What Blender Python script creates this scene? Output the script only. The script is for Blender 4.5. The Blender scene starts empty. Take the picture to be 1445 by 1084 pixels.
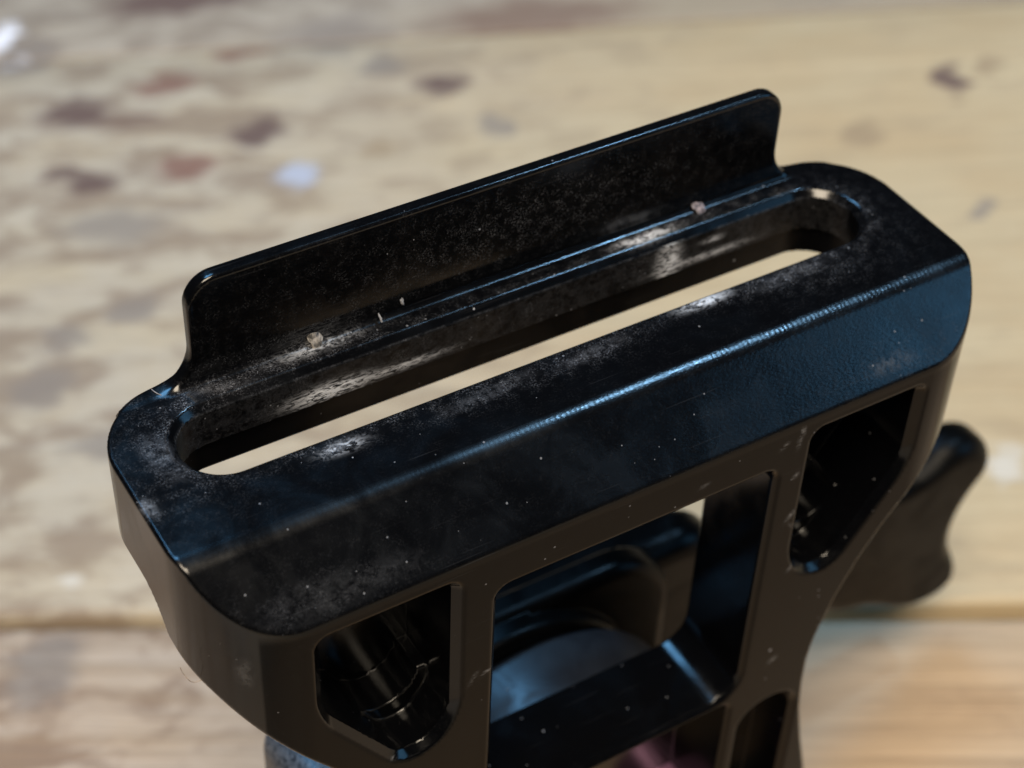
import bpy, bmesh, math, random
import numpy as np
from mathutils import Matrix, Vector

random.seed(7)
S = bpy.context.scene
COL = S.collection
MM = 0.001

# ------------------------------------------------------------------ frame of the bracket
# All bracket geometry is written in millimetres in the bracket's own axes:
# x along the slot, y from the front face to the back, z up from the top of the head.
# The world's z is the table's normal; the bracket leans a few degrees on the table.
QX = np.array([0.7962859, -0.5836075, 0.1591574])
QY = np.array([0.5911426, 0.8065670, 0.0])
QZ = np.array([-0.1283711, 0.0940847, 0.9872532])
Q = np.stack([QX, QY, QZ])
BASE = np.array([0.0, 10.0, -74.4413])          # point of the table under the bracket


def to_world(p):
    return Vector(Q @ (np.asarray(p, float) - BASE) * MM)


def dir_world(d):
    v = Vector(Q @ np.asarray(d, float))
    return v.normalized()


# ------------------------------------------------------------------ camera
CAM_ROT = np.array([[0.85738, -0.51357, 0.03392],
                    [-0.32568, -0.59237, -0.7369],
                    [0.39854, 0.62076, -0.67515]])     # rows: right, down, forward
CAM_POS = np.array([-52.6817, -65.5177, 80.5279])
cd = bpy.data.cameras.new('camera')
cam = bpy.data.objects.new('camera', cd)
COL.objects.link(cam)
cd.sensor_width = 36.0
cd.lens = 2642.7 / 1445 * 36.0
cd.clip_start = 0.005
cd.clip_end = 20
right, down, fwd = [Q @ r for r in CAM_ROT]
mw = Matrix.Identity(4)
pos = to_world(CAM_POS)
for i in range(3):
    mw[i][0], mw[i][1], mw[i][2], mw[i][3] = right[i], -down[i], -fwd[i], pos[i]
cam.matrix_world = mw
cd.dof.use_dof = True
cd.dof.focus_distance = 0.118
cd.dof.aperture_fstop = 38.0
S.camera = cam

# ------------------------------------------------------------------ world and lamps
W = bpy.data.worlds.new('World')
S.world = W
W.use_nodes = True
bg = W.node_tree.nodes['Background']
bg.inputs[0].default_value = (0.75, 0.85, 1.0, 1)
bg.inputs[1].default_value = 0.02


def area(name, direction, dist, size, colour, power, target=(0, 8, -5), size_y=None):
    ld = bpy.data.lights.new(name, 'AREA')
    ld.shape = 'RECTANGLE' if size_y else 'DISK'
    ld.size = size * MM
    if size_y:
        ld.size_y = size_y * MM
    ld.color = colour
    ld.energy = power
    o = bpy.data.objects.new(name, ld)
    COL.objects.link(o)
    t = to_world(target)
    d = dir_world(direction)
    o.location = t + d * dist * MM
    o.rotation_euler = (-d).to_track_quat('-Z', 'Y').to_euler()
    return o


area('room_lamp', (-0.24, -0.34, 0.91), 1500, 820, (1.0, 0.85, 0.65), 34.0)
area('blue_skylight', (0.47, 0.02, 0.88), 650, 38, (0.32, 0.64, 1.0), 1.15)
area('blue_window', (-0.08, 0.50, 0.86), 700, 260, (0.20, 0.55, 1.0), 2.4)
area('window_behind', (0.74, -0.52, 0.43), 700, 330, (0.18, 0.52, 0.92), 0.78)

S.view_settings.view_transform = 'Standard'
S.view_settings.look = 'None'
S.view_settings.exposure = 0.0
S.view_settings.gamma = 1.0
S.cycles.max_bounces = 5
S.cycles.caustics_reflective = False
S.cycles.caustics_refractive = False
S.cycles.use_denoising = True


# ------------------------------------------------------------------ node helpers
class N:
    def __init__(self, name):
        self.m = bpy.data.materials.new(name)
        self.m.use_nodes = True
        self.t = self.m.node_tree
        self.b = self.t.nodes['Principled BSDF']

    def node(self, kind, **kw):
        n = self.t.nodes.new(kind)
        for k, v in kw.items():
            setattr(n, k, v)
        return n

    def put(self, sock, v):
        if isinstance(v, bpy.types.NodeSocket):
            self.t.links.new(v, sock)
        else:
            sock.default_value = v

    def math(self, op, a, b=None, c=None, clamp=False):
        n = self.node('ShaderNodeMath', operation=op, use_clamp=clamp)
        for i, v in enumerate((a, b, c)):
            if v is not None:
                self.put(n.inputs[i], v)
        return n.outputs[0]

    def vmath(self, op, a, b=None):
        n = self.node('ShaderNodeVectorMath', operation=op)
        self.put(n.inputs[0], a)
        if b is not None:
            self.put(n.inputs[1], b)
        return n.outputs['Value'] if op in ('LENGTH', 'DISTANCE', 'DOT_PRODUCT') else n.outputs[0]

    def noise(self, vec, scale, detail=3, rough=0.55, distort=0.0):
        n = self.node('ShaderNodeTexNoise')
        self.put(n.inputs['Vector'], vec)
        n.inputs['Scale'].default_value = scale
        n.inputs['Detail'].default_value = detail
        n.inputs['Roughness'].default_value = rough
        n.inputs['Distortion'].default_value = distort
        return n

    def ramp(self, v, lo, hi, a=0.0, b=1.0, smooth=True):
        n = self.node('ShaderNodeMapRange')
        n.interpolation_type = 'SMOOTHSTEP' if smooth else 'LINEAR'
        self.put(n.inputs['Value'], v)
        for k, x in zip(('From Min', 'From Max', 'To Min', 'To Max'), (lo, hi, a, b)):
            self.put(n.inputs[k], x)
        return n.outputs[0]

    def mix(self, f, a, b, blend='MIX'):
        n = self.node('ShaderNodeMix', data_type='RGBA', blend_type=blend)
        self.put(n.inputs[0], f)
        self.put(n.inputs[6], a)
        self.put(n.inputs[7], b)
        return n.outputs[2]

    def mm(self, shift=(0, 0, 0)):
        tc = self.node('ShaderNodeTexCoord')
        v = self.vmath('SCALE', tc.outputs['Object'])
        v.node.inputs['Scale'].default_value = 1000.0
        return self.vmath('ADD', v, shift)

    def stretch(self, v, s):
        return self.vmath('MULTIPLY', v, s)

    def attr(self, name):
        return self.node('ShaderNodeAttribute', attribute_name=name).outputs['Fac']


def rgb(r, g, b):
    return (r, g, b, 1.0)


# ------------------------------------------------------------------ materials
def anodised(name, ripples=False, ior=1.46, rough=0.16, dust_gain=1.0, base=(0.0014, 0.0015, 0.002), specks=1.0):
    k = N(name)
    p = k.mm(tuple(BASE))
    dust = k.attr('dust')
    scuff = k.attr('scuff')
    # mottled dust film
    n1 = k.noise(p, 1.1, 6, 0.68).outputs['Fac']
    n2 = k.noise(p, 7.5, 3, 0.75, 0.4).outputs['Fac']
    film = k.math('MULTIPLY', k.ramp(n1, 0.40, 0.66), k.ramp(n2, 0.46, 0.74))
    film = k.math('MULTIPLY', film, k.math('MULTIPLY', dust, 0.42 * dust_gain))
    film = k.math('ADD', film, k.math('MULTIPLY', k.math('MULTIPLY', dust, dust), k.math('MULTIPLY', k.ramp(n2, 0.25, 0.8), 0.02 * dust_gain)))
    # hairline scratches, in two directions
    for ang, sx, sy, lo_, amt in ((0.30, 0.10, 7.0, 0.72, 0.016), (-1.1, 0.12, 6.0, 0.72, 0.022)):
        mp = k.node('ShaderNodeMapping')
        k.put(mp.inputs['Vector'], p)
        mp.inputs['Rotation'].default_value = (0.2, 0.15, ang)
        mp.inputs['Scale'].default_value = (sx, sy, sy)
        line = k.ramp(k.noise(mp.outputs[0], 1.0, 2, 0.4, 0.15).outputs['Fac'], lo_, lo_ + 0.05)
        film = k.math('ADD', film, k.math('MULTIPLY', line, amt * specks))
    # separate grains of dust
    total = film
    for cell, r0, thr, amp in ((0.62, 0.085, 0.50, 0.30), (1.7, 0.13, 0.55, 0.7)):
        v = k.node('ShaderNodeTexVoronoi')
        k.put(v.inputs['Vector'], p)
        v.inputs['Scale'].default_value = 1.0 / cell
        v.inputs['Randomness'].default_value = 1.0
        sep = k.node('ShaderNodeSeparateColor')
        k.put(sep.inputs[0], v.outputs['Color'])
        rad = k.math('MULTIPLY', sep.outputs[1], r0 / cell)
        spot = k.math('LESS_THAN', v.outputs['Distance'], rad)
        keep = k.math('GREATER_THAN', k.math('ADD', sep.outputs[0], k.math('MULTIPLY', dust, 0.35)), thr + 0.30)
        spot = k.math('MULTIPLY', spot, keep)
        total = k.math('ADD', total, k.math('MULTIPLY', spot, amp * specks))
    # shiny scraped marks
    ns = k.noise(k.stretch(p, (0.55, 1.0, 2.6)), 2.2, 5, 0.7, 1.2).outputs['Fac']
    sc = k.math('MULTIPLY', k.math('MULTIPLY', scuff, 1.6), k.ramp(ns, 0.44, 0.56))
    total = k.math('ADD', total, sc)
    smear = k.attr('smear')
    sm = k.math('MULTIPLY', smear, k.math('MULTIPLY', k.ramp(k.noise(p, 1.6, 4, 0.7, 0.5).outputs['Fac'], 0.36, 0.60), k.ramp(n2, 0.2, 0.7, 0.5, 1.0)))
    total = k.math('ADD', total, k.math('MULTIPLY', sm, 0.34), clamp=True)
    dust_col = k.mix(k.noise(p, 0.35, 2).outputs['Fac'], rgb(0.34, 0.36, 0.42), rgb(0.46, 0.45, 0.46))
    bare = k.math('MINIMUM', sc, 1.0)
    k.put(k.b.inputs['Base Color'], k.mix(bare, k.mix(total, rgb(*base), dust_col), rgb(0.78, 0.79, 0.82)))
    k.put(k.b.inputs['Metallic'], k.math('MULTIPLY', bare, 0.55))
    smudge = k.ramp(k.noise(p, 0.22, 4, 0.6, 0.8).outputs['Fac'], 0.35, 0.7, rough * 0.85, rough * 1.45)
    k.put(k.b.inputs['Roughness'], k.math('ADD', smudge, k.math('MULTIPLY', total, 0.7), clamp=True))
    k.put(k.b.inputs['IOR'], k.math('SUBTRACT', ior, k.math('MULTIPLY', k.attr('front'), 0.26)))
    # fine relief
    h = k.math('ADD', k.math('MULTIPLY', k.noise(p, 9.0, 2).outputs['Fac'], 0.0008), k.math('MULTIPLY', k.math('MULTIPLY', scuff, ns), 0.10))
    if ripples:
        w = k.attr('ripple')
        sepx = k.node('ShaderNodeSeparateXYZ')
        k.put(sepx.inputs[0], p)
        r1 = k.noise(k.stretch(p, (1.5, 3.4, 3.4)), 2.4, 2, 0.5, 0.35).outputs['Fac']
        r2 = k.math('SINE', k.math('ADD', k.math('MULTIPLY', sepx.outputs[0], 17.0), k.math('MULTIPLY', k.noise(p, 0.8, 2).outputs['Fac'], 9.0)))
        rr = k.math('MULTIPLY', r1, 0.011)
        h = k.math('ADD', h, k.math('MULTIPLY', k.math('MULTIPLY', r2, k.math('MULTIPLY', k.attr('ripple'), 0.0026)), k.attr('ridge')))
        h = k.math('ADD', h, k.math('MULTIPLY', rr, w))
    bmp = k.node('ShaderNodeBump')
    bmp.inputs['Strength'].default_value = 1.0
    bmp.inputs['Distance'].default_value = 0.001
    k.put(bmp.inputs['Height'], h)
    k.put(k.b.inputs['Normal'], bmp.outputs[0])
    return k.m


MAT = {}
MAT['black'] = anodised('black_anodised_aluminium')
MAT['bevel'] = anodised('black_anodised_rippled', ripples=True, rough=0.20)
MAT['slot'] = anodised('black_anodised_slot', rough=0.34, dust_gain=1.0, ior=1.22)
MAT['plate'] = anodised('black_anodised_plate', rough=0.26, ior=1.29, dust_gain=0.6, base=(0.002, 0.002, 0.002), specks=0.6)
MAT['knob'] = anodised('black_moulded_knob', rough=0.33, dust_gain=0.3, ior=1.21, base=(0.0015, 0.0015, 0.0015), specks=0.1)
MAT['barrel'] = anodised('dark_barrel_metal', rough=0.36, dust_gain=0.6, base=(0.012, 0.013, 0.016), specks=0.3)
MAT['scuffed'] = anodised('scuffed_grey_metal', rough=0.38, dust_gain=1.0, base=(0.035, 0.038, 0.045), specks=0.12)


def simple(name, col, rough, metal=0.0, scale=6.0, low=0.75, high=1.15):
    k = N(name)
    p = k.mm()
    n = k.ramp(k.noise(p, scale, 3, 0.65).outputs['Fac'], 0.35, 0.65)
    k.put(k.b.inputs['Base Color'], k.mix(n, rgb(*[c * low for c in col]), rgb(*[min(1, c * high) for c in col])))
    k.b.inputs['Roughness'].default_value = rough
    k.b.inputs['Metallic'].default_value = metal
    return k.m


MAT['purple'] = simple('purple_anodised_screw', (0.30, 0.15, 0.27), 0.35, 0.5)
MAT['flake'] = simple('dried_flake', (0.22, 0.20, 0.18), 0.45, 0.0, 2.2, 0.12, 1.6)
MAT['pink'] = simple('dried_residue', (0.20, 0.17, 0.19), 0.5, 0.0, 2.6, 0.25, 1.4)
MAT['lint'] = simple('pale_lint', (0.24, 0.24, 0.26), 0.6)
MAT['brown_lint'] = simple('brown_lint', (0.42, 0.33, 0.26), 0.6)

STAINS = [
    (-83.2, 144.8, 6.5, 4.5, 'd'), (-71.0, 151.6, 4.8, 3.1, 'r'), (-73.7, 141.6, 5.2, 2.4, 'b'), (-52.7, 137.8, 4.5, 4.0, 'd'),
    (-62.0, 128.5, 4.4, 3.1, 'r'), (-80.9, 128.6, 3.4, 2.2, 'd'), (-75.8, 125.9, 4.2, 2.7, 'd'), (-25.6, 147.4, 4.0, 3.9, 'd'),
    (-35.8, 153.0, 3.4, 2.8, 'g'), (-59.5, 160.3, 4.8, 3.2, 'r'), (-16.2, 135.2, 1.9, 2.7, 'g'), (-32.5, 130.8, 2.9, 3.1, 't'),
    (49.2, 141.0, 2.6, 4.0, 'd'), (-44.3, 124.8, 3.2, 3.0, 'B'), (-102.6, 169.3, 2.4, 4.5, 'W'), (-98.9, 161.0, 1.4, 2.4, 'W'),
    (-97.5, 161.6, 5.7, 6.5, 'g'), (-45.4, 163.4, 9.5, 6.4, 'g'), (-13.6, 166.1, 17.1, 5.3, 'b'), (-70.1, 80.2, 4.4, 4.8, 'g'),
    (-58.6, 69.2, 5.6, 3.2, 'g'), (-70.0, 90.0, 4.0, 2.9, 'g'), (-61.5, 95.4, 3.0, 3.0, 'g'), (-56.4, 33.3, 4.5, 5.4, 'g'),
    (36.6, 128.3, 2.9, 3.4, 't'), (-69.6, 114.8, 8.1, 5.0, 'g'), (-43.9, 95.8, 3.0, 2.2, 't'), (50.5, 110.7, 1.8, 2.3, 'g'),
    (-74.8, 177.8, 12.7, 4.7, 'd'), (49.3, 61.7, 2.3, 3.3, 'p'), (55.5, 144.5, 2.0, 2.8, 't'), (-56.3, 45.9, 1.3, 1.3, 'p'),
]
STAIN_COL = {'d': ((0.13, 0.085, 0.075), 0.80), 'r': ((0.21, 0.11, 0.085), 0.75), 'b': ((0.19, 0.13, 0.10), 0.75), 'g': ((0.22, 0.19, 0.17), 0.60),
             't': ((0.30, 0.22, 0.14), 0.60), 'B': ((0.42, 0.45, 0.55), 0.8), 'W': ((0.85, 0.86, 0.94), 1.0), 'p': ((0.60, 0.57, 0.52), 0.6)}


def plank_material(name, pale, warm, brown, grey, wear, stains, streak=0.30):
    k = N(name)
    p = k.mm()
    sep = k.node('ShaderNodeSeparateXYZ')
    k.put(sep.inputs[0], p)
    long = k.stretch(p, (0.48, 1.0, 1.0))
    big = k.noise(long, 0.045, 5, 0.6, 0.4).outputs['Fac']
    mid = k.noise(long, 0.16, 5, 0.62, 0.5).outputs['Fac']
    grain = k.noise(k.stretch(p, (0.035, 1.0, 1.0)), 0.55, 5, 0.62, 0.3).outputs['Fac']
    fine = k.noise(k.stretch(p, (0.05, 1.0, 1.0)), 2.2, 3, 0.6).outputs['Fac']
    col = k.mix(k.ramp(big, 0.35, 0.68), rgb(*pale), rgb(*warm))
    # boards turn greyer and more blotched towards their left end
    left = k.ramp(sep.outputs[0], 25.0, -70.0, 0.0, 1.0)
    col = k.mix(k.math('MULTIPLY', left, k.ramp(k.noise(long, 0.09, 4, 0.6).outputs['Fac'], 0.25, 0.6, 0.45, 1.0)), col, rgb(*grey))
    blot = k.ramp(k.math('ADD', mid, k.math('MULTIPLY', left, 0.10)), 0.51, 0.70)
    col = k.mix(k.math('MULTIPLY', blot, k.math('ADD', k.math('MULTIPLY', left, 0.50 * wear), 0.25 * wear)), col, rgb(*brown))
    col = k.mix(k.ramp(grain, 0.30, 0.75, 0.0, streak), col, rgb(*[c * 0.62 for c in warm]))
    col = k.mix(k.ramp(fine, 0.45, 0.8, 0.0, 0.22), col, rgb(*[c * 0.5 for c in brown]))
    # spilt and worn-in stains, each with its own ragged outline
    nz = k.noise(k.stretch(p, (0.6, 1.0, 1.0)), 0.22, 4, 0.6).outputs['Color']
    warp = k.vmath('SCALE', k.vmath('SUBTRACT', nz, (0.5, 0.5, 0.5)))
    warp.node.inputs['Scale'].default_value = 9.0
    q = k.vmath('ADD', p, warp)
    for (u, v, a, b, kind) in stains:
        c, amt = STAIN_COL[kind]
        e = k.stretch(k.vmath('SUBTRACT', q, (u, v, 0.0)), (1.0 / a, 1.0 / b, 0.0))
        f = k.ramp(k.vmath('LENGTH', e), 1.35, 0.50, 0.0, min(1.0, amt * 1.18))
        col = k.mix(f, col, rgb(*c))
    k.put(k.b.inputs['Base Color'], col)
    k.put(k.b.inputs['Roughness'], k.ramp(mid, 0.3, 0.7, 0.48, 0.72))
    k.b.inputs['Specular IOR Level'].default_value = 0.3
    bmp = k.node('ShaderNodeBump')
    bmp.inputs['Strength'].default_value = 0.5
    bmp.inputs['Distance'].default_value = 0.0006
    k.put(bmp.inputs['Height'], k.math('ADD', grain, k.math('MULTIPLY', fine, 0.5)))
    k.put(k.b.inputs['Normal'], bmp.outputs[0])
    return k.m


# ------------------------------------------------------------------ mesh helpers
def link(o, parent=None):
    COL.objects.link(o)
    if parent:
        o.parent = parent
    return o


def tag(o, label, category, group=None):
    o['label'] = label
    o['category'] = category
    if group:
        o['group'] = group
    return o


def mesh_obj(name, verts, faces, mat, parent=None, normals=None, attrs=None, smooth=True):
    me = bpy.data.meshes.new(name)
    verts = np.asarray(verts, np.float32)
    faces = np.asarray(faces, np.int32)
    nf, k = faces.shape
    me.vertices.add(len(verts))
    me.vertices.foreach_set('co', verts.ravel())
    me.loops.add(nf * k)
    me.loops.foreach_set('vertex_index', faces.ravel())
    me.polygons.add(nf)
    me.polygons.foreach_set('loop_start', np.arange(0, nf * k, k, dtype=np.int32))
    me.update(calc_edges=True)
    if smooth:
        me.polygons.foreach_set('use_smooth', np.ones(nf, bool))
    if attrs:
        for an, av in attrs.items():
            at = me.attributes.new(an, 'FLOAT', 'POINT')
            at.data.foreach_set('value', np.asarray(av, np.float32))
    if normals is not None:
        me.normals_split_custom_set_from_vertices(np.asarray(normals, np.float32))
    me.materials.append(mat)
    o = bpy.data.objects.new(name, me)
    return link(o, parent)


# ------------------------------------------------------------------ table of wooden planks
def plank(u0, u1, v0, v1, thick, mat, parent, ragged=0.25, seed=0):
    """one board, its long edges slightly worn and wavy, with rounded arrises"""
    rnd = np.random.RandomState(seed)
    nx = 120
    us = np.linspace(u0, u1, nx)

    def wav():
        w = np.cumsum(rnd.randn(nx)) * 0.04
        w -= np.linspace(w[0], w[-1], nx)
        return w * ragged / 0.25 + rnd.randn(nx) * 0.05
    wa, wb = wav(), wav()
    r = 1.1
    prof = [(0, -thick), (0, -r), (0.3 * r, -0.3 * r), (r, 0)]
    nin = 9
    rows = []
    for i, u in enumerate(us):
        row = [(u, v0 + wa[i] + a, z) for a, z in prof]
        for t in np.linspace(0, 1, nin)[1:-1]:
            row.append((u, v0 + (v1 - v0) * t, 0.0))
        row += [(u, v1 + wb[i] - a, z) for a, z in prof[::-1]]
        rows.append(row)
    m = len(rows[0])
    V = np.array(rows).reshape(-1, 3) * MM
    F = []
    for i in range(nx - 1):
        for j in range(m - 1):
            a = i * m + j
            F.append((a, a + m, a + m + 1, a + 1))
        F.append((i * m + m - 1, (i + 1) * m + m - 1, (i + 1) * m, i * m))
    o = mesh_obj('plank', V, F, mat, parent, smooth=False)
    return o


table = bpy.data.objects.new('tabletop', None)
link(table)
table['kind'] = 'structure'
table['label'] = 'worn pale wooden planks under the bracket'
PALE, WARM, BROWN, GREY = (0.52, 0.42, 0.27), (0.48, 0.36, 0.215), (0.22, 0.16, 0.12), (0.49, 0.435, 0.355)
plank(-420, 420, 41.9, 161.2, 22, plank_material('plank_wood_middle', PALE, WARM, BROWN, GREY, 1.0, STAINS), table, seed=1)
plank(-420, 420, -79.0, 40.4, 22, plank_material('plank_wood_near', (0.55, 0.40, 0.26), (0.49, 0.335, 0.205), (0.26, 0.18, 0.13), (0.50, 0.41, 0.335), 1.5, STAINS[23:24], 0.62), table, seed=2)
plank(-420, 420, 162.0, 282.0, 22, plank_material('plank_wood_far', (0.31, 0.26, 0.20), (0.34, 0.28, 0.20), (0.20, 0.16, 0.13), (0.42, 0.37, 0.31), 0.9, STAINS[14:19] + STAINS[28:29]), table, seed=3)
plank(-420, 420, -200.5, -80.5, 22, plank_material('plank_wood_front', (0.50, 0.42, 0.31), (0.45, 0.34, 0.22), (0.25, 0.18, 0.15), (0.50, 0.46, 0.41), 0.7, []), table, seed=4)
plank(-420, 420, 283.5, 403.0, 22, plank_material('plank_wood_back', (0.50, 0.42, 0.31), (0.45, 0.34, 0.22), (0.25, 0.18, 0.15), (0.50, 0.46, 0.41), 0.7, []), table, seed=5)
k = N('dark_gap')
k.b.inputs['Base Color'].default_value = rgb(0.05, 0.045, 0.045)
k.b.inputs['Roughness'].default_value = 0.9
bed = np.array([(-430, -210, -9), (430, -210, -9), (430, 410, -9), (-430, 410, -9)]) * MM
bo = mesh_obj('gap_filler', bed, [(0, 1, 2, 3)], k.m, table, smooth=False)


# ------------------------------------------------------------------ signed distance toolkit (millimetres)
def rmax(a, b, r):                       # intersection with a rounded convex edge
    return np.minimum(-r, np.maximum(a, b)) + np.hypot(np.maximum(a + r, 0), np.maximum(b + r, 0))


def rmin(a, b, r):                       # union with a concave fillet
    return np.maximum(r, np.minimum(a, b)) - np.hypot(np.maximum(r - a, 0), np.maximum(r - b, 0))


def box2(x, y, x0, x1, y0, y1, r=0.0):
    qx = np.abs(x - (x0 + x1) / 2) - (x1 - x0) / 2 + r
    qy = np.abs(y - (y0 + y1) / 2) - (y1 - y0) / 2 + r
    return np.hypot(np.maximum(qx, 0), np.maximum(qy, 0)) + np.minimum(np.maximum(qx, qy), 0) - r


def convex2(x, y, pts, r):
    """rounded convex polygon, points counter-clockwise"""
    d = None
    n = len(pts)
    for i in range(n):
        ax, ay = pts[i]
        bx, by = pts[(i + 1) % n]
        ex, ey = bx - ax, by - ay
        L = math.hypot(ex, ey)
        s = (x - ax) * (ey / L) - (y - ay) * (ex / L)
        d = s if d is None else rmax(d, s, r)
    return d


def surface(f, lo, hi, h):
    """naive surface nets on a dense grid, then vertices pulled onto f = 0"""
    lo = np.array(lo, float)
    n = np.ceil((np.array(hi) - lo) / h).astype(int) + 1
    xs, ys, zs = [(lo[i] + h * np.arange(n[i])).astype(np.float32) for i in range(3)]
    D = np.empty(n, np.float32)
    step = 24
    for i in range(0, n[0], step):
        X, Y, Z = np.meshgrid(xs[i:i + step], ys, zs, indexing='ij', sparse=True)
        D[i:i + step] = np.broadcast_to(f(X, Y, Z), (min(step, n[0] - i), n[1], n[2]))
    sg = D < 0
    c = [slice(0, -1), slice(1, None)]
    cnt = np.zeros(n - 1, np.int8)
    for a in (0, 1):
        for b in (0, 1):
            for d in (0, 1):
                cnt += sg[c[a], c[b], c[d]]
    act = (cnt > 0) & (cnt < 8)
    idx = np.full(n - 1, -1, np.int32)
    I = np.argwhere(act)
    idx[act] = np.arange(len(I))
    acc = np.zeros((len(I), 3))
    wt = np.zeros(len(I))
    for ax in range(3):
        o1, o2 = [a for a in range(3) if a != ax]
        for p in (0, 1):
            for q in (0, 1):
                a = I.copy()
                a[:, o1] += p
                a[:, o2] += q
                b = a.copy()
                b[:, ax] += 1
                da = D[a[:, 0], a[:, 1], a[:, 2]]
                db = D[b[:, 0], b[:, 1], b[:, 2]]
                m = (da < 0) != (db < 0)
                t = np.where(m, da / np.where(m, da - db, 1), 0)
                pt = a.astype(float)
                pt[:, ax] += t
                acc[m] += pt[m]
                wt[m] += 1
    V = lo + h * acc / wt[:, None]
    quads = []
    for ax in range(3):
        o1, o2 = [(1, 2), (2, 0), (0, 1)][ax]
        s0 = [slice(None)] * 3
        s1 = [slice(None)] * 3
        s0[ax] = slice(0, -1)
        s1[ax] = slice(1, None)
        ch = sg[tuple(s0)] != sg[tuple(s1)]
        E = np.argwhere(ch)
        ok = (E[:, o1] > 0) & (E[:, o2] > 0) & (E[:, o1] < n[o1] - 1) & (E[:, o2] < n[o2] - 1)
        E = E[ok]
        q = []
        for (p, r_) in ((-1, -1), (0, -1), (0, 0), (-1, 0)):
            e = E.copy()
            e[:, o1] += p
            e[:, o2] += r_
            q.append(idx[e[:, 0], e[:, 1], e[:, 2]])
        q = np.stack(q, 1)
        inside = sg[E[:, 0], E[:, 1], E[:, 2]]
        q[~inside] = q[~inside][:, ::-1]
        quads.append(q)
    F = np.concatenate(quads)

    def grad(P, e):
        g = np.empty_like(P)
        for ax in range(3):
            d = np.zeros(3)
            d[ax] = e
            A, B = P + d, P - d
            g[:, ax] = (f(A[:, 0], A[:, 1], A[:, 2]) - f(B[:, 0], B[:, 1], B[:, 2])) / (2 * e)
        return g
    for _ in range(3):
        g = grad(V, 0.01)
        d = f(V[:, 0], V[:, 1], V[:, 2])
        stp = d[:, None] * g / np.maximum((g * g).sum(1), 0.2)[:, None]
        V -= np.clip(stp, -0.6 * h, 0.6 * h)
    g = grad(V, 0.02)
    Nn = g / np.maximum(np.linalg.norm(g, axis=1), 1e-6)[:, None]
    return V, F, Nn


def sub_mesh(V, F, Nn, mask, attrs):
    f = F[mask]
    used = np.unique(f)
    mp = np.full(len(V), -1, np.int32)
    mp[used] = np.arange(len(used))
    return V[used], mp[f], Nn[used], {a: v[used] for a, v in attrs.items()}


# ------------------------------------------------------------------ the bracket's machined body
HALF, DEPTH = 30.0, 19.3
SLOT_Y, SLOT_R, SLOT_X = 13.1, 2.92, 23.05
OUT_Z = np.array([-90, -60, -48, -43, -38.5, -35, -32, -29.7, -25.5, -22, -19, -16, -13, -10.5, -9, -7.5, -4, 20.0])
OUT_X = np.array([22.0, 22.0, 20.2, 19.0, 18.1, 17.75, 17.7, 18.0, 19.3, 20.9, 22.7, 25.0, 27.3, 29.1, 30.3, 31.2, 32.5, 45.0])
zz = np.linspace(-90, 20, 1101)
xx = np.interp(zz, OUT_Z, OUT_X)
ker = np.hanning(25)
xx = np.convolve(np.pad(xx, 12, mode='edge'), ker / ker.sum(), 'valid')
POCKET = [(23.1, -6.2), (14.0, -6.2), (14.0, -18.7), (15.8, -20.9), (17.9, -20.9), (23.1, -13.2)]


def plan2(x, y):
    ax = np.abs(x)
    front = box2(ax, y, -40, HALF, 0, 60, 6.3)
    back = box2(ax, y, -40, HALF, -40, DEPTH, 5.6)
    return np.maximum(front, back)


def slot2(x, y):
    ax = np.maximum(np.abs(x) - SLOT_X, 0)
    return np.hypot(ax, y - SLOT_Y) - SLOT_R


def window2(x, z):
    return np.maximum(box2(x, z, -10.85, 10.85, -60, -8.2, 1.0), box2(x, z, -10.85, 10.85, -32.3, 20, 2.6))


def pocket2(x, z):
    return convex2(np.abs(x), z, POCKET, 0.6)


def low_pocket2(x, z):
    return box2(np.abs(x), z, 12.0, 17.0 + 0.0, -80, -35.2, 2.2)


def recess2(x, z):
    return box2(x, z, -10.3, 10.3, -66, -33.1, 0.8)


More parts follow.
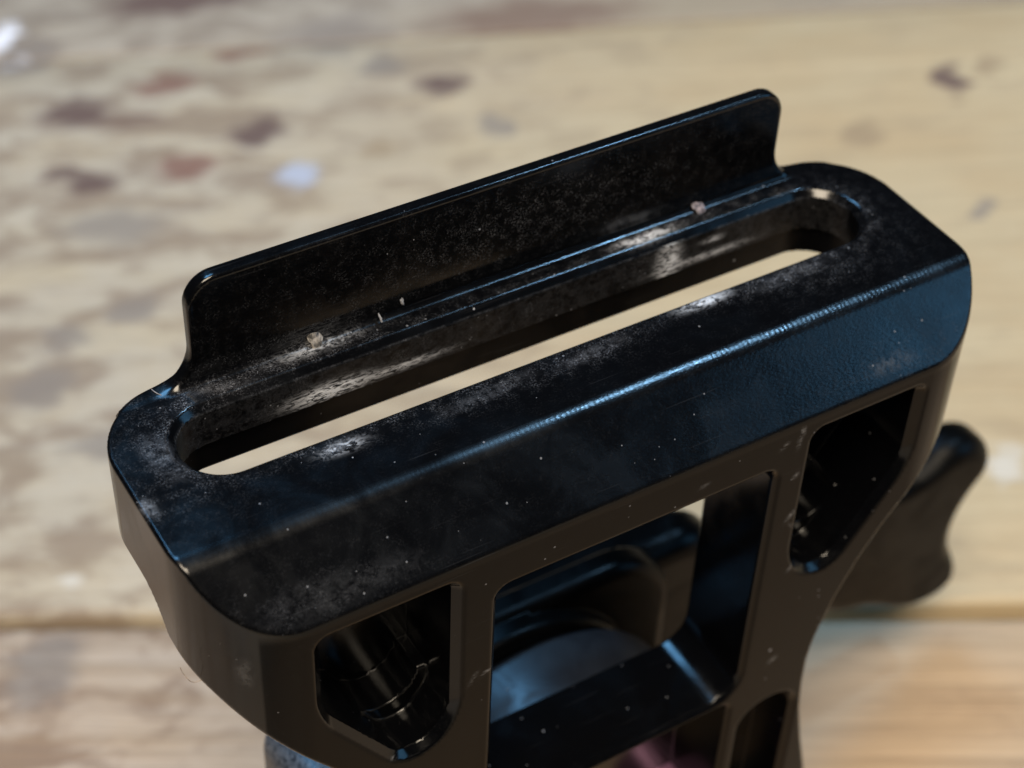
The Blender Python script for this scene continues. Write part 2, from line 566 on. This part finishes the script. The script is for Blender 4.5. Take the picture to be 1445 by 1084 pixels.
def body(x, y, z):
    outline = (np.abs(x) - np.interp(z, zz, xx).astype(np.float32)) * 0.88
    head = rmax(-z - 5.7 - 1.4 * np.clip((np.abs(x) - 26.3) / 2.2, 0, 1), y - DEPTH, 0.3)
    slab = rmin(head, y - 7.0, 4.5)
    d = rmax(slab, plan2(x, y), 0.25)
    d = rmax(d, outline, 0.30)
    d = rmax(d, -y + 0 * x, 0.30) if False else d
    top = rmax(z + 0 * y, (z - y + 4.45) * 0.70711, 0.55)
    d = rmax(d, top, 0.22)
    # raised lip along the back edge
    lip2 = rmin(box2(x, z, -22.7, 22.7, -6, 8.05, 2.1), z + 0.35 + 0 * x, 3.2)
    lip = rmax(rmax(lip2, 18.15 - y, 0.28), y - DEPTH, 0.35)
    lip = np.maximum(lip, -z - 1.5)
    lip = np.maximum(lip, plan2(x, y))
    d = rmin(d, lip, 0.55)
    # slot, chamfered at the top and undercut below
    s = slot2(x, y)
    cut = np.minimum(s, (s - (np.minimum(z, 0.1) + 0.52)) * 0.70711)
    under = np.maximum(s - 0.35, z + 3.35)
    cut = np.minimum(cut, under)
    d = rmax(d, -cut, 0.06)
    # window, pockets and recesses of the front plate
    w = window2(x, z)
    w = np.minimum(w, (w - (0.38 - y)) * 0.70711)
    w = np.maximum(w, y - 30)
    p = pocket2(x, z)
    p = np.minimum(p, (p - (0.62 - y)) * 0.70711)
    pk = rmax(p, y - 3.5, 0.2)
    ax = np.abs(x)
    cap = np.hypot(ax - 17.5, z - np.clip(z, -16.9, -9.0)) - 2.65
    cap = np.maximum(cap, pocket2(x, z))
    bore = np.maximum(np.minimum(cap, np.maximum(pocket2(x, z), -17.2 - z)), y - 6.4)
    lp = low_pocket2(x, z)
    lp = np.minimum(lp, (lp - (0.5 - y)) * 0.70711)
    lp = np.maximum(lp, y - 4.0)
    rc = recess2(x, z)
    rc = np.maximum(np.minimum(rc, (rc - (0.3 - y)) * 0.70711), y - 5.6)
    holes = np.minimum(np.minimum(w, np.minimum(pk, bore)), np.minimum(lp, rc))
    d = rmax(d, -holes, 0.12)
    return np.maximum(d, -z - 56.0)


V, F, Nn = surface(body, (-31, -0.9, -57), (31, 20.3, 9.2), 0.2)
x, y, z = V.T
rng = np.random.RandomState(3)

# where dust, smears and scrapes lie (bracket millimetres)
s2 = slot2(x, y)
topface = (Nn[:, 2] > 0.8) & (z > -0.4)
dust = np.zeros(len(V))
dust += topface * np.exp(-(np.maximum(s2 - 0.4, 0) / 0.9) ** 2) * 0.6
dust += topface * np.exp(-((x + 27.0) / 3.0) ** 2 - ((y - 13) / 5.0) ** 2) * 0.55
dust += topface * 0.04


def blob(px, py, a, b, rot=0.0):
    c, s_ = math.cos(rot), math.sin(rot)
    u, v_ = (x - px) * c + (y - py) * s_, -(x - px) * s_ + (y - py) * c
    return np.exp(-(u / a) ** 2 - (v_ / b) ** 2)


scuff = np.zeros(len(V))
near_top = (z > -0.6) & (z < 1.6)
for px, py, a, b, amt in ((-17.3, 8.9, 2.4, 0.7, 0.9), (-6.6, 8.3, 5.0, 0.8, 0.7), (1.5, 8.4, 3.0, 0.8, 0.8), (10.3, 9.3, 1.9, 0.55, 1.5), (16.0, 8.9, 4.0, 1.0, 0.8),
                          (20.3, 8.0, 4.0, 1.6, 0.5), (10.6, 17.0, 2.2, 0.5, 1.6), (-14.6, 17.5, 5.0, 0.7, 1.0), (-22.0, 17.0, 3.5, 0.9, 0.9), (-29.4, 9.4, 0.7, 0.9, 1.4),
                          (14.0, 17.3, 5.0, 0.5, 0.8), (26.5, 12.0, 2.0, 4.5, 0.25)):
    dust += near_top * blob(px, py, a, b) * amt
for px, py, a, b, amt in ((10.4, 9.35, 1.5, 0.35, 0.55), (10.9, 17.05, 1.7, 0.36, 0.55), (-14.4, 17.6, 2.2, 0.35, 0.22), (-17.2, 8.6, 1.1, 0.35, 0.35)):
    scuff += near_top * blob(px, py, a, b) * amt
# back wall of the slot: grey film, two scraped places
wall = (s2 < 0.25) & (z > -3.4) & (z < -0.45) & (y > SLOT_Y)
dust += wall * (0.28 + 0.15 * np.sin(x * 0.7 + 1.0))
for px, pz, a, b, amt in ((-14.2, -2.6, 2.2, 0.55, 1.0), (-9.0, -2.7, 2.5, 0.25, 0.5), (12.3, -2.2, 0.75, 1.3, 1.0), (15.5, -2.7, 3.0, 0.22, 0.45), (16.0, -1.4, 0.7, 0.2, 0.5)):
    scuff += wall * np.exp(-((x - px) / a) ** 2 - ((z - pz) / b) ** 2) * amt
# small handling marks on the front plate
for i in range(34):
    px, pz = rng.uniform(-24, 20), rng.uniform(-40, -5)
    if i < 3:
        px, pz = ((12.6, -5.3), (13.8, -8.6), (12.9, -13.5))[i]
    ln, an = rng.uniform(0.2, 0.6), rng.uniform(0, 3.14)
    uu = (x - px) * math.cos(an) + (z - pz) * math.sin(an)
    vv = -(x - px) * math.sin(an) + (z - pz) * math.cos(an)
    scuff += (y < 0.3) * (z < -4.7) * np.exp(-(uu / ln) ** 2 - (vv / 0.13) ** 2) * rng.uniform(0.04, 0.18)
# lip's front: fine dust
lipf = (Nn[:, 1] < -0.8) & (z > 0.5)
dust += lipf * (0.18 + 0.60 * np.exp(-((x - 2) / 11) ** 2 - ((z - 4) / 2.5) ** 2))
# bevel and front plate: light handling dust
bev = (Nn[:, 1] < -0.45) & (Nn[:, 1] > -0.9) & (Nn[:, 2] > 0.4) & (z < 0.2) & (y < 5.2)
dust += bev * (0.05 + 0.20 * np.exp(-((x + 23) / 6) ** 2 - ((z + 3.4) / 1.4) ** 2) + 0.25 * np.exp(-((x - 22) / 6) ** 2 - ((z + 3.6) / 1.0) ** 2))
dust += ((y < 0.6) & (z < -4.6)) * 0.02
ripple = np.clip((x + 14) / 22, 0.15, 1.0) * np.clip(1.15 - (x - 24) / 10, 0.35, 1.0)
dust *= np.where(bev, 0.8, 1.0)
ridge = np.exp(-((y - 4.4) / 0.5) ** 2 - (z / 0.5) ** 2)
smear = np.zeros(len(V))
for px, py, a, b, amt, rot in ((10.3, 9.35, 1.5, 0.50, 1.0, 0.1), (10.6, 17.05, 1.9, 0.45, 1.0, 0.0), (9.0, 17.2, 0.9, 0.35, 0.8, 0.0), (-15.0, 17.45, 3.2, 0.45, 0.35, 0.05),
                               (-17.4, 8.75, 1.2, 0.4, 0.5, 0.2), (-21.5, 17.2, 2.5, 0.5, 0.35, -0.2), (-27.0, 13.0, 1.2, 2.5, 0.30, 0.2), (17.5, 8.9, 3.5, 0.7, 0.25, 0.1),
                               (1.0, 8.6, 3.0, 0.6, 0.25, 0.1), (-7.0, 8.5, 4.0, 0.6, 0.22, 0.1), (-29.5, 9.6, 0.5, 0.8, 0.8, 0.0)):
    c, s_ = math.cos(rot), math.sin(rot)
    uu, vv = (x - px) * c + (y - py) * s_, -(x - px) * s_ + (y - py) * c
    smear += near_top * np.clip(1.6 - 1.4 * np.hypot(uu / a, vv / b), 0, 1) * amt
for px, pz, a, b, amt in ((-23.0, -3.3, 4.0, 1.0, 0.10), (-18.0, -3.4, 2.6, 0.7, 0.08), (20.5, -3.4, 2.2, 0.5, 0.22)):
    smear += bev * np.clip(1.6 - 1.4 * np.hypot((x - px) / a, (z - pz) / b), 0, 1) * amt
smear += wall * 0.11
plf = (y < 3) & (z < -4.7) & (x < -24)
smear += plf * np.clip(1.6 - 1.4 * np.hypot((x + 27.6) / 0.5, (z + 7.6) / 1.5), 0, 1) * 0.35
front = np.clip((-Nn[:, 1] - 0.55) / 0.35, 0, 1) * np.clip((-4.2 - z) / 0.8, 0, 1) * (y < 0.8)
attrs = {'front': front, 'smear': smear, 'ridge': ridge, 'dust': np.clip(dust, 0, 1.6), 'scuff': np.clip(scuff, 0, 1), 'ripple': ripple}

# split the skin of the casting into its parts
fc = V[F].mean(1)
fx, fy, fz = fc.T
fn = Nn[F].mean(1)
kind = np.full(len(F), 'front_plate', dtype='<U14')
kind[(fz > -4.62) | ((fy > 7.3) & (fz > -8.0))] = 'head'
kind[(fn[:, 1] < -0.2) & (fn[:, 1] > -0.93) & (fn[:, 2] > 0.3) & (fz > -4.62) & (fz < 0.02) & (fy < 5.4)] = 'bevel'
kind[(fz > 1.0) & (fy > 17.0)] = 'lip'
kind[(slot2(fx, fy) < 0.42) & (fz < -0.50) & (fz > -5.65) & (fy > 8)] = 'slot_wall'
inside = (fy > 0.05) & (fy < 6.95)
kind[inside & (window2(fx, fz) < 0.36)] = 'window'
kind[inside & (pocket2(fx, fz) < 0.60) & (fx < 0)] = 'pocket_a'
kind[inside & (pocket2(fx, fz) < 0.60) & (fx > 0)] = 'pocket_b'
kind[inside & (low_pocket2(fx, fz) < 0.48) & (fx < 0)] = 'pocket_c'
kind[inside & (low_pocket2(fx, fz) < 0.48) & (fx > 0)] = 'pocket_d'
kind[inside & (recess2(fx, fz) < 0.28) & (fz < -33.0)] = 'recess'

bracket = bpy.data.objects.new('mounting_bracket', None)
link(bracket)
bracket.rotation_euler = Matrix(Q.tolist()).to_euler()
tag(bracket, 'glossy black machined metal bracket with long slot, standing on the wooden planks', 'bracket')


def skin(name, key, mat, parent):
    v, f, nn, at = sub_mesh(V, F, Nn, kind == key, attrs)
    return mesh_obj(name, (v - BASE) * MM, f, mat, parent, nn, at)


head = skin('head', 'head', MAT['black'], bracket)
skin('slot_wall', 'slot_wall', MAT['slot'], head)
bevel = skin('bevel', 'bevel', MAT['bevel'], head)
bevel['label'] = 'finely rippled blue-black sloping front face'
skin('lip', 'lip', MAT['black'], bracket)
plate = skin('front_plate', 'front_plate', MAT['black'], bracket)
skin('window_wall', 'window', MAT['black'], plate)
for key in ('pocket_a', 'pocket_b', 'pocket_c', 'pocket_d'):
    skin('pocket', key, MAT['black'], plate)
skin('recess', 'recess', MAT['black'], plate)


# ------------------------------------------------------------------ clamp parts behind and below
def part(name, f, lo, hi, h, mat, parent, dustv=0.1, scuffv=0.0):
    v, fa, nn = surface(f, lo, hi, h)
    at = {'front': np.zeros(len(v)), 'smear': np.zeros(len(v)), 'ridge': np.zeros(len(v)), 'dust': np.full(len(v), dustv), 'scuff': np.full(len(v), scuffv), 'ripple': np.zeros(len(v))}
    return mesh_obj(name, (v - BASE) * MM, fa, mat, parent, nn, at)


def barrel(x, y, z):
    r = np.hypot(x - 0.0, z + 46.5)
    return rmax(rmax(r - 13.6, y - 12.4, 0.5), 6.9 - y, 0.2)


part('barrel', barrel, (-15, 6, -61), (15, 13.5, -32), 0.3, MAT['barrel'], bracket, 0.06)


def hub(x, y, z):
    blk = rmax(rmax(box2(x, z, -12.5, 15.2, -64, -31.0, 6.5), y - 16.6, 0.3), 14.0 - y, 1.2)
    disc = rmax(rmax(np.hypot(x + 1.0, z + 43.2) - 11.8, y - 14.6, 0.2), 12.3 - y, 0.7)
    return np.minimum(blk, disc)


def lever2(x, z):
    hubc = np.hypot(x - 4.5, z + 46.0) - 14.6
    arm = convex2(x, z, [(4, -32.5), (4, -40), (44, -58.2), (53, -59.4), (53, -38.6), (40, -39.4), (20, -34.8)], 3.0)
    up = np.hypot(x - 49.6, z + 43.3) - 4.9
    lo = np.hypot(x - 48.8, z + 55.0) - 4.8
    hubc = box2(x, z, -8, 22.5, -60, -34.0, 5.0)
    d = rmin(rmin(hubc, arm, 5.0), np.minimum(up, lo), 3.0)
    notch = np.hypot(x - 60.0, z + 50.0) - 8.6
    return rmax(d, -notch, 3.0)


def lever(x, y, z):
    return rmax(rmax(lever2(x, z), y - 20.8, 1.6), 15.9 - y, 2.2)


knob = part('clamp_lever', lever, (-12, 15, -64), (57, 22, -29), 0.4, MAT['knob'], bracket, 0.0)
knob['label'] = 'dark lever with scalloped end behind the plate'
part('hub', hub, (-14, 11.5, -66), (17, 17.5, -29), 0.35, MAT['knob'], knob, 0.0)


def jaw(x, y, z):
    a = box2(x, z, -21.6, -9.0, -80, -33.2, 2.4)
    return rmax(rmax(a, np.maximum(y - 16.6, 7.2 - y), 2.0), -((x - BASE[0]) * QZ[0] + (y - BASE[1]) * QZ[1] + (z - BASE[2]) * QZ[2]), 0.3)


jo = part('jaw', jaw, (-23, 6, -80), (-8, 18, -32), 0.4, MAT['scuffed'], bracket, 0.5, 0.10)
jo['label'] = 'scuffed grey metal jaw'


def foot(x, y, z):
    a = box2(x, y, -22, 22, -2.0, 20.0, 4.0)
    a = rmax(a, z + 55.0, 1.2)
    a = np.maximum(a, np.minimum(box2(y, z, 0.5, 6.9, -80, -54.5), z + 62.0))
    under = -((x - BASE[0]) * QZ[0] + (y - BASE[1]) * QZ[1] + (z - BASE[2]) * QZ[2])
    return rmax(a, under, 0.4)


part('foot', foot, (-23, -3, -80), (23, 21, -53), 0.6, MAT['plate'], bracket, 0.05)


def screw(x, y, z):
    r = np.hypot(x - 9.9, z + 50.3)
    d = rmax(rmax(r - 3.3, y - 5.9, 0.2), 2.2 - y, 0.5)
    hexr = np.maximum(np.abs(x - 9.9) * 0.866 + np.abs(z + 50.3) * 0.5, np.abs(z + 50.3)) - 1.7
    return np.maximum(d, -np.maximum(hexr, y - 3.4))


part('screw', screw, (5, 1, -55), (14.5, 6.6, -46), 0.25, MAT['purple'], bracket, 0.0)


# ------------------------------------------------------------------ crumbs and lint lying on the head
def crumb(name, at_mm, size, mat, label, category, seed, flat=0.45, normal=(0, 0, 1)):
    rnd = random.Random(seed)
    bm = bmesh.new()
    bmesh.ops.create_icosphere(bm, subdivisions=3, radius=1.0)
    ph = [rnd.uniform(0, 6.28) for _ in range(8)]
    for v in bm.verts:
        c = v.co
        a = math.atan2(c.y, c.x)
        k_ = 1 + 0.22 * math.sin(2 * a + ph[0]) + 0.16 * math.sin(3 * a + ph[1]) + 0.12 * math.sin(5 * a + ph[2]) + 0.10 * math.sin(7 * c.x + 5 * c.z + ph[3])
        zc = c.z * (1 + 0.35 * math.sin(3 * c.x + ph[4]) * math.cos(4 * c.y + ph[5]))
        v.co = Vector((c.x * k_ * size[0], c.y * k_ * size[1], zc * size[2])) * MM
    rot = Vector(normal).to_track_quat('Z', 'X').to_matrix()
    for v in bm.verts:
        v.co = rot @ v.co
    me = bpy.data.meshes.new(name)
    bm.to_mesh(me)
    bm.free()
    me.materials.append(mat)
    o = bpy.data.objects.new(name, me)
    link(o)
    o.location = to_world(at_mm)
    o.rotation_euler = Matrix(Q.tolist()).to_euler()
    return tag(o, label, category)


crumb('dried_flake', (-14.4, 18.0, 0.5), (0.9, 0.55, 0.08), MAT['flake'], 'pale dried flake stuck at the foot of the lip, left part', 'flake', 1, normal=(0.0, -0.8, 0.6))
crumb('dried_flake', (15.9, 17.85, 0.28), (0.55, 0.42, 0.04), MAT['pink'], 'pinkish dried spot at the foot of the lip, right part', 'flake', 2, normal=(0, -0.6, 0.8))
crumb('crumb', (-7.9, 18.1, 0.92), (0.24, 0.14, 0.08), MAT['lint'], 'tiny white star-shaped crumb on the lip', 'crumb', 3, normal=(0, -0.9, 0.3))
crumb('crumb', (-9.7, 17.75, 0.45), (0.26, 0.09, 0.07), MAT['lint'], 'tiny white curved crumb in front of the lip', 'crumb', 4, normal=(0, -0.6, 0.8))


def fibre(name, pts, r, mat, label):
    pts = [Vector(p) for p in pts]
    cu = bpy.data.curves.new(name, 'CURVE')
    cu.dimensions = '3D'
    sp = cu.splines.new('NURBS')
    sp.points.add(len(pts) - 1)
    for i, p in enumerate(pts):
        q = (p - pts[0]) * MM
        sp.points[i].co = (q.x, q.y, q.z, 1)
    sp.use_endpoint_u = True
    sp.order_u = 3
    cu.bevel_depth = r * MM
    cu.bevel_resolution = 2
    tmp = bpy.data.objects.new(name, cu)
    COL.objects.link(tmp)
    dg = bpy.context.evaluated_depsgraph_get()
    me = bpy.data.meshes.new_from_object(tmp.evaluated_get(dg))
    bpy.data.objects.remove(tmp)
    me.materials.append(mat) if not me.materials else None
    me.materials[0] = mat
    o = bpy.data.objects.new(name, me)
    link(o)
    o.location = to_world(pts[0])
    o.rotation_euler = Matrix(Q.tolist()).to_euler()
    return tag(o, label, 'fibre')


fibre('lint_fibre', [(-25.3, 19.0, 0.04), (-25.3, 18.73, 0.12), (-25.17, 18.36, 0.12), (-24.97, 18.17, 0.04)], 0.035, MAT['lint'], 'short pale lint fibre beside the left end of the lip')
fibre('lint_fibre', [(-29.2, 4.0, -10.0), (-29.76, 4.0, -10.0), (-30.08, 4.0, -9.78), (-30.3, 3.8, -9.2), (-30.5, 4.1, -8.8), (-30.64, 4.0, -8.05)], 0.02, MAT['brown_lint'], 'thin brown curly fibre sticking out of the left side edge')
